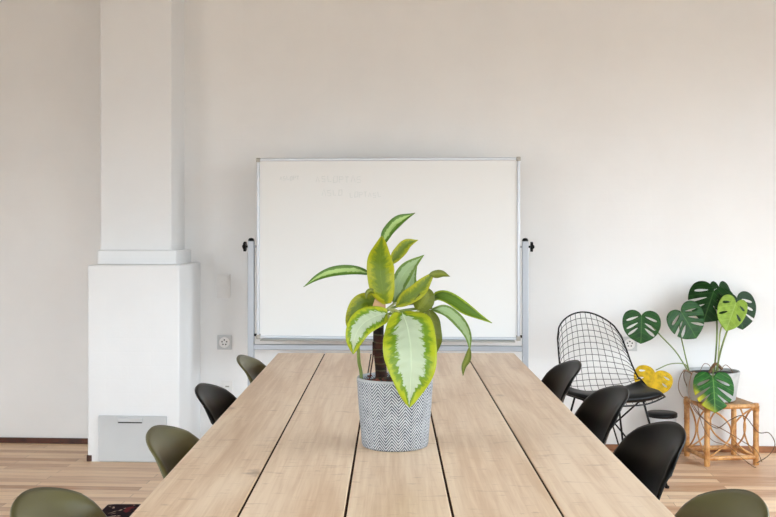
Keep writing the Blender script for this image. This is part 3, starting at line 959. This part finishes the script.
# rootstock and aerial roots
MB().tube(spline([at(708, 377, 5.80), at(712, 368, 5.80), at(716, 364, 5.79), at(722, 369, 5.80)], 6), 0.0085, 10).build('rootstock', M_root, mp, origin=MP)
def root(pts, r=0.0028, m=M_root):
    P = [at(*p) for p in pts]
    MB().tube(spline(P, 8), r, 8).build('aerial_root', m, mp, origin=MP)
root([(692, 373, 5.72), (685, 370, 5.68), (680, 377, 5.66), (678.5, 388, 5.65), (683, 397, 5.64), (691, 398, 5.63)], 0.0020)
root([(692, 374, 5.70), (685, 371, 5.66), (684, 378, 5.65), (687, 386, 5.66)], 0.0030, M_root_dark)
root([(698, 373, 5.69), (692, 373, 5.63), (689, 388, 5.63), (690, 400, 5.62), (696, 412, 5.62), (708, 422, 5.62), (724, 430, 5.63), (742, 441, 5.63), (756, 450, 5.62), (762, 462, 5.62)], 0.0022)
root([(700, 371, 5.80), (704, 364, 5.78), (709, 365, 5.76), (712, 371, 5.76)], 0.0018)
root([(720, 371, 5.76), (725, 365, 5.76), (730, 368, 5.76), (733, 373, 5.76)], 0.0018)
root([(690, 400, 5.63), (700, 415, 5.625), (716, 428, 5.62), (730, 420, 5.62), (744, 416, 5.62), (758, 432, 5.63), (769, 433, 5.64), (775, 444, 5.64), (769, 455, 5.65), (757, 463, 5.64)], 0.0024, M_root_dark)
root([(697, 402, 5.62), (702, 424, 5.62), (712, 440, 5.62), (728, 446, 5.625), (742, 458, 5.63), (756, 468, 5.64), (768, 470, 5.64), (779, 473, 5.60)], 0.0018)

# ------------------------------------------------------------------ potted plant on the table
PD = 2.574
PP = Vector(((395 - VX) / F * PD, PD, TZ))
pp = thing('potted_plant', 'large leafy variegated plant in a herringbone grey pot on the table', 'plant', PP)
ph = 0.168
mb = MB()
prof = [(0.0, 0.0), (0.074, 0.0), (0.0785, 0.002), (0.0808, 0.008), (0.0835, 0.04), (0.0885, 0.10), (0.0925, ph - 0.004), (0.0915, ph - 0.0005), (0.0885, ph), (0.0865, ph - 0.004), (0.084, ph - 0.03), (0.07, 0.02), (0.0, 0.02)]
NS = 96
rings = []
uvl = mb.bm.loops.layers.uv.new('UVMap')
for r, z in prof:
    rings.append([mb.bm.verts.new((r * math.cos(2 * math.pi * k / NS), r * math.sin(2 * math.pi * k / NS), z)) if r > 0 else None for k in range(NS)])
for i in range(1, len(prof) - 2):
    for k in range(NS):
        k2 = (k + 1) % NS
        f = mb.bm.faces.new((rings[i][k], rings[i][k2], rings[i + 1][k2], rings[i + 1][k]))
        for lp, (uu, vv_) in zip(f.loops, ((k, prof[i][1]), (k + 1, prof[i][1]), (k + 1, prof[i + 1][1]), (k, prof[i + 1][1]))):
            lp[uvl].uv = (uu / NS, vv_ / ph)
mb.bm.faces.new(rings[1][::-1]); mb.bm.faces.new(rings[-2])
mb.build('pot', M_knit, pp, angle=60)
MB().lathe([(0.0835, ph - 0.035), (0.0848, ph - 0.016), (0.06, ph - 0.009), (0.02, ph - 0.006), (0, ph - 0.006)], n=48).build('soil', M_soil, pp)
mb = MB()
rr_ = random.Random(4)
for k in range(46):
    an = rr_.uniform(0, 6.28); rad = 0.075 * math.sqrt(rr_.random())
    c = Vector((rad * math.cos(an), rad * math.sin(an), ph - 0.008 + rr_.uniform(0, 0.005)))
    d = Vector((rr_.uniform(-1, 1), rr_.uniform(-1, 1), rr_.uniform(-0.1, 0.5))).normalized() * rr_.uniform(0.008, 0.018)
    mb.tube([c - d * 0.5, c, c + d * 0.5 + Vector((0, 0, 0.002))], 0.003, 6, taper=0.0015)
ck = mb.build('bark_chips', M_husk, pp)
ck['kind'] = 'stuff'

def ppath(pts, n=6):
    return spline([at(*p) for p in pts], n)
def stalk(pts, r, m, name='petiole', taper=None):
    return MB().tube(ppath(pts), r, 12, taper=taper).build(name, m, pp, origin=PP)
stalk([(381, 386, 2.585), (381, 370, 2.585), (379, 350, 2.585), (378.5, 330, 2.59), (380, 312, 2.59), (381, 300, 2.59)], 0.0150, M_stem, 'trunk', 0.0120)
mb = MB()
rows = []
for i in range(9):
    s = i / 8
    c = at(378 + 3 * s, 313 - 18 * s, 2.585)
    rows.append([c + Vector((math.cos(a) * (0.018 - 0.007 * s), -math.sin(a) * (0.018 - 0.007 * s), 0.004 * math.sin(3 * a))) for a in [R(-30 + 240 * j / 14) for j in range(15)]])
MB().grid(rows).build('dry_sheath', M_papery, pp, solid=0.0012, origin=PP)

def blade(pts, width_px, m, facing=(0, -1, 0.2), prof='oval', cup=0.12, wave=0.0, n=60, nw=17, twist=0.0, name='leaf'):
    """leaf along a spine given as pixel points with distance; width in pixels at the widest place"""
    P = spline([at(*p) for p in pts], 8)
    acc = [0]
    for a, b in zip(P, P[1:]): acc.append(acc[-1] + (b - a).length)
    tot = acc[-1]
    def S(q):
        q *= tot; i = 0
        while i < len(acc) - 2 and acc[i + 1] < q: i += 1
        f = (q - acc[i]) / max(1e-9, acc[i + 1] - acc[i])
        return P[i].lerp(P[i + 1], f), (P[min(i + 2, len(P) - 1)] - P[max(i - 1, 0)]).normalized()
    w = width_px * PD / F / 2
    fac = Vector(facing).normalized()
    rows = []
    for i in range(n + 1):
        q = i / n
        p, t = S(q)
        if prof == 'oval': k = math.sin(math.pi * min(1, q * 0.97 + 0.03) ** 0.82) ** 0.72
        elif prof == 'lance': k = math.sin(math.pi * (q * 0.985 + 0.015) ** 0.80) ** 0.95
        else: k = math.sin(math.pi * (q * 0.98 + 0.02) ** 1.15) ** 0.75
        k = max(k, 0.03)
        N_ = (fac - t * fac.dot(t)).normalized()
        S_ = t.cross(N_).normalized()
        if twist:
            M_ = Matrix.Rotation(twist * q, 3, t); N_ = M_ @ N_; S_ = M_ @ S_
        row = []
        for j in range(nw):
            a = -1 + 2 * j / (nw - 1)
            h = cup * abs(a) ** 1.4 * w * k * 2 + (wave + 0.05) * w * math.sin(q * 15 + a * 2) * abs(a) + 0.018 * w * math.sin(60 * (q - 0.12 * abs(a))) * (1 - abs(a)) * abs(a) * 4
            ka = k * (1 + 0.05 * math.sin(q * 11 + (2 if a > 0 else 0.3) + n * 0.1))
            row.append(p + S_ * (a * w * ka) + N_ * h)
        rows.append(row)
    return MB().grid(rows, uv=True).build(name, m, pp, solid=0.0009, origin=PP, angle=80)

# back leaves first
blade([(382, 246, 2.66), (388, 232, 2.67), (398, 221, 2.68), (415, 213, 2.70)], 12.5, M_leaf_green, (-0.25, -1, 0.0), 'lance', 0.10, 0.03)
stalk([(383, 300, 2.60), (382, 280, 2.63), (382, 262, 2.65), (383, 244, 2.66)], 0.0032, M_petiole_green)
blade([(391, 264, 2.62), (399, 253, 2.62), (407, 244, 2.62), (418, 240, 2.63)], 13, M_leaf_lime, (-0.3, -1, 0.0), 'lance', 0.12)
stalk([(385, 302, 2.60), (387, 285, 2.62), (391, 264, 2.62)], 0.0028, M_petiole_green)
blade([(371, 274, 2.60), (355, 270, 2.58), (334, 271.5, 2.56), (318, 277, 2.54), (303.5, 287, 2.52)], 10.5, M_leaf_green, (0.10, -1, 0.25), 'lance', 0.10)
stalk([(380, 302, 2.59), (378, 290, 2.60), (375, 279, 2.60), (370, 274, 2.60)], 0.0026, M_petiole_green)
blade([(408, 300, 2.63), (409, 288, 2.64), (411, 277, 2.65), (417, 266, 2.66)], 14, M_leaf_pale, (0.1, -1, 0.0), 'lance', 0.1)
blade([(394, 303, 2.60), (398, 286, 2.60), (405, 272, 2.61), (414, 263, 2.61), (424, 255, 2.62)], 17, M_leaf_pale, (-0.1, -1, 0.05), 'lance', 0.10)
blade([(396, 306, 2.58), (408, 298, 2.57), (420, 289, 2.56), (432, 275, 2.56), (437, 271.5, 2.56)], 17, M_leaf_lime, (-0.15, -1, 0.3), 'lance', 0.14)
blade([(429, 274.5, 2.56), (437, 274, 2.55), (443, 274, 2.55), (450, 276.5, 2.55)], 8, M_leaf_olive, (0, -1, 0.2), 'lance', 0.1, n=16)
blade([(417, 310, 2.57), (423, 303, 2.56), (427, 295, 2.56), (425, 287, 2.56)], 19, M_leaf_olive, (0.1, -1, 0.15), 'oval', 0.10)
blade([(430, 301, 2.59), (439, 296, 2.57), (452, 300, 2.55), (470, 312, 2.53), (492, 323, 2.52)], 14, M_leaf_tipped, (0.05, -1, 0.55), 'lance', 0.12)
blade([(432, 309, 2.57), (446, 311, 2.54), (459, 321, 2.53), (468, 336, 2.52), (470, 352, 2.52)], 12, M_leaf_pale, (-0.3, -1, 0.45), 'lance', 0.12)
blade([(469.5, 347, 2.52), (468, 358, 2.52), (464, 366, 2.52), (463, 376, 2.52)], 6.5, M_leaf_olive, (-0.2, -1, 0.1), 'lance', 0.1, n=16)
blade([(429, 310, 2.57), (432, 325, 2.56), (434, 340, 2.56), (434, 357, 2.57)], 18, M_leaf_olive, (0.25, -1, 0.1), 'oval', 0.08)
blade([(383, 312, 2.62), (374, 303, 2.62), (362, 304, 2.61), (352, 318, 2.61), (349, 332, 2.61)], 20, M_leaf_lime, (-0.1, -1, 0.35), 'oval', 0.10)
blade([(388, 313, 2.55), (374, 317, 2.52), (362, 325, 2.50), (355, 337, 2.49), (353, 354, 2.50)], 27, M_leaf_big, (-0.15, -1, 0.40), 'oval', 0.06, 0.02)
stalk([(361.5, 384, 2.56), (361, 372, 2.56), (359, 362, 2.55), (358, 345, 2.54)], 0.0042, M_petiole_green)
stalk([(369, 385, 2.56), (371, 370, 2.56), (373, 356, 2.57), (373, 342, 2.58)], 0.0018, M_stem, 'twig')
# the upright yellow-green leaf seen from behind
blade([(387, 304, 2.56), (383, 290, 2.55), (380, 272, 2.555), (380, 255, 2.57), (382, 236, 2.60)], 28, M_leaf_lime, (-0.05, -1, -0.1), 'oval', -0.10, 0.02)
# dry curl
blade([(376, 293, 2.56), (371, 291, 2.55), (367, 293, 2.55), (366.5, 299, 2.55)], 5, M_leaf_olive, (0, -1, 0.4), 'lance', 0.2, n=12)
# bare petioles fanning from the crown
for a in ([(385, 310, 2.56), (389, 319, 2.54), (393, 334, 2.535)], [(389, 309, 2.56), (394, 314, 2.545), (399, 326, 2.535)], [(390, 309, 2.57), (397, 311, 2.56), (402, 316, 2.54)], [(414, 322, 2.57), (420, 316, 2.57), (426, 311, 2.57)], [(404, 318, 2.57), (413, 314, 2.57), (421, 310, 2.57)]):
    stalk(a, 0.0032, M_petiole)
stalk([(383, 316, 2.58), (396, 312, 2.58), (414, 309, 2.58), (432, 308, 2.57)], 0.0034, M_petiole_green)
stalk([(384, 312, 2.59), (398, 306, 2.59), (416, 303, 2.59), (431, 301, 2.59)], 0.0032, M_petiole_green)
stalk([(383, 312, 2.58), (390, 307, 2.59), (395, 303, 2.60)], 0.0032, M_petiole)
# the big leaf in front
bl_ = blade([(402, 312, 2.53), (408, 330, 2.475), (411, 352, 2.44), (411, 378, 2.43), (409, 407, 2.44)], 52, M_leaf_big, (0.0, -1, 0.22), 'oval', 0.05, 0.025)
bl_['label'] = 'big mint centred leaf hanging over the pot'
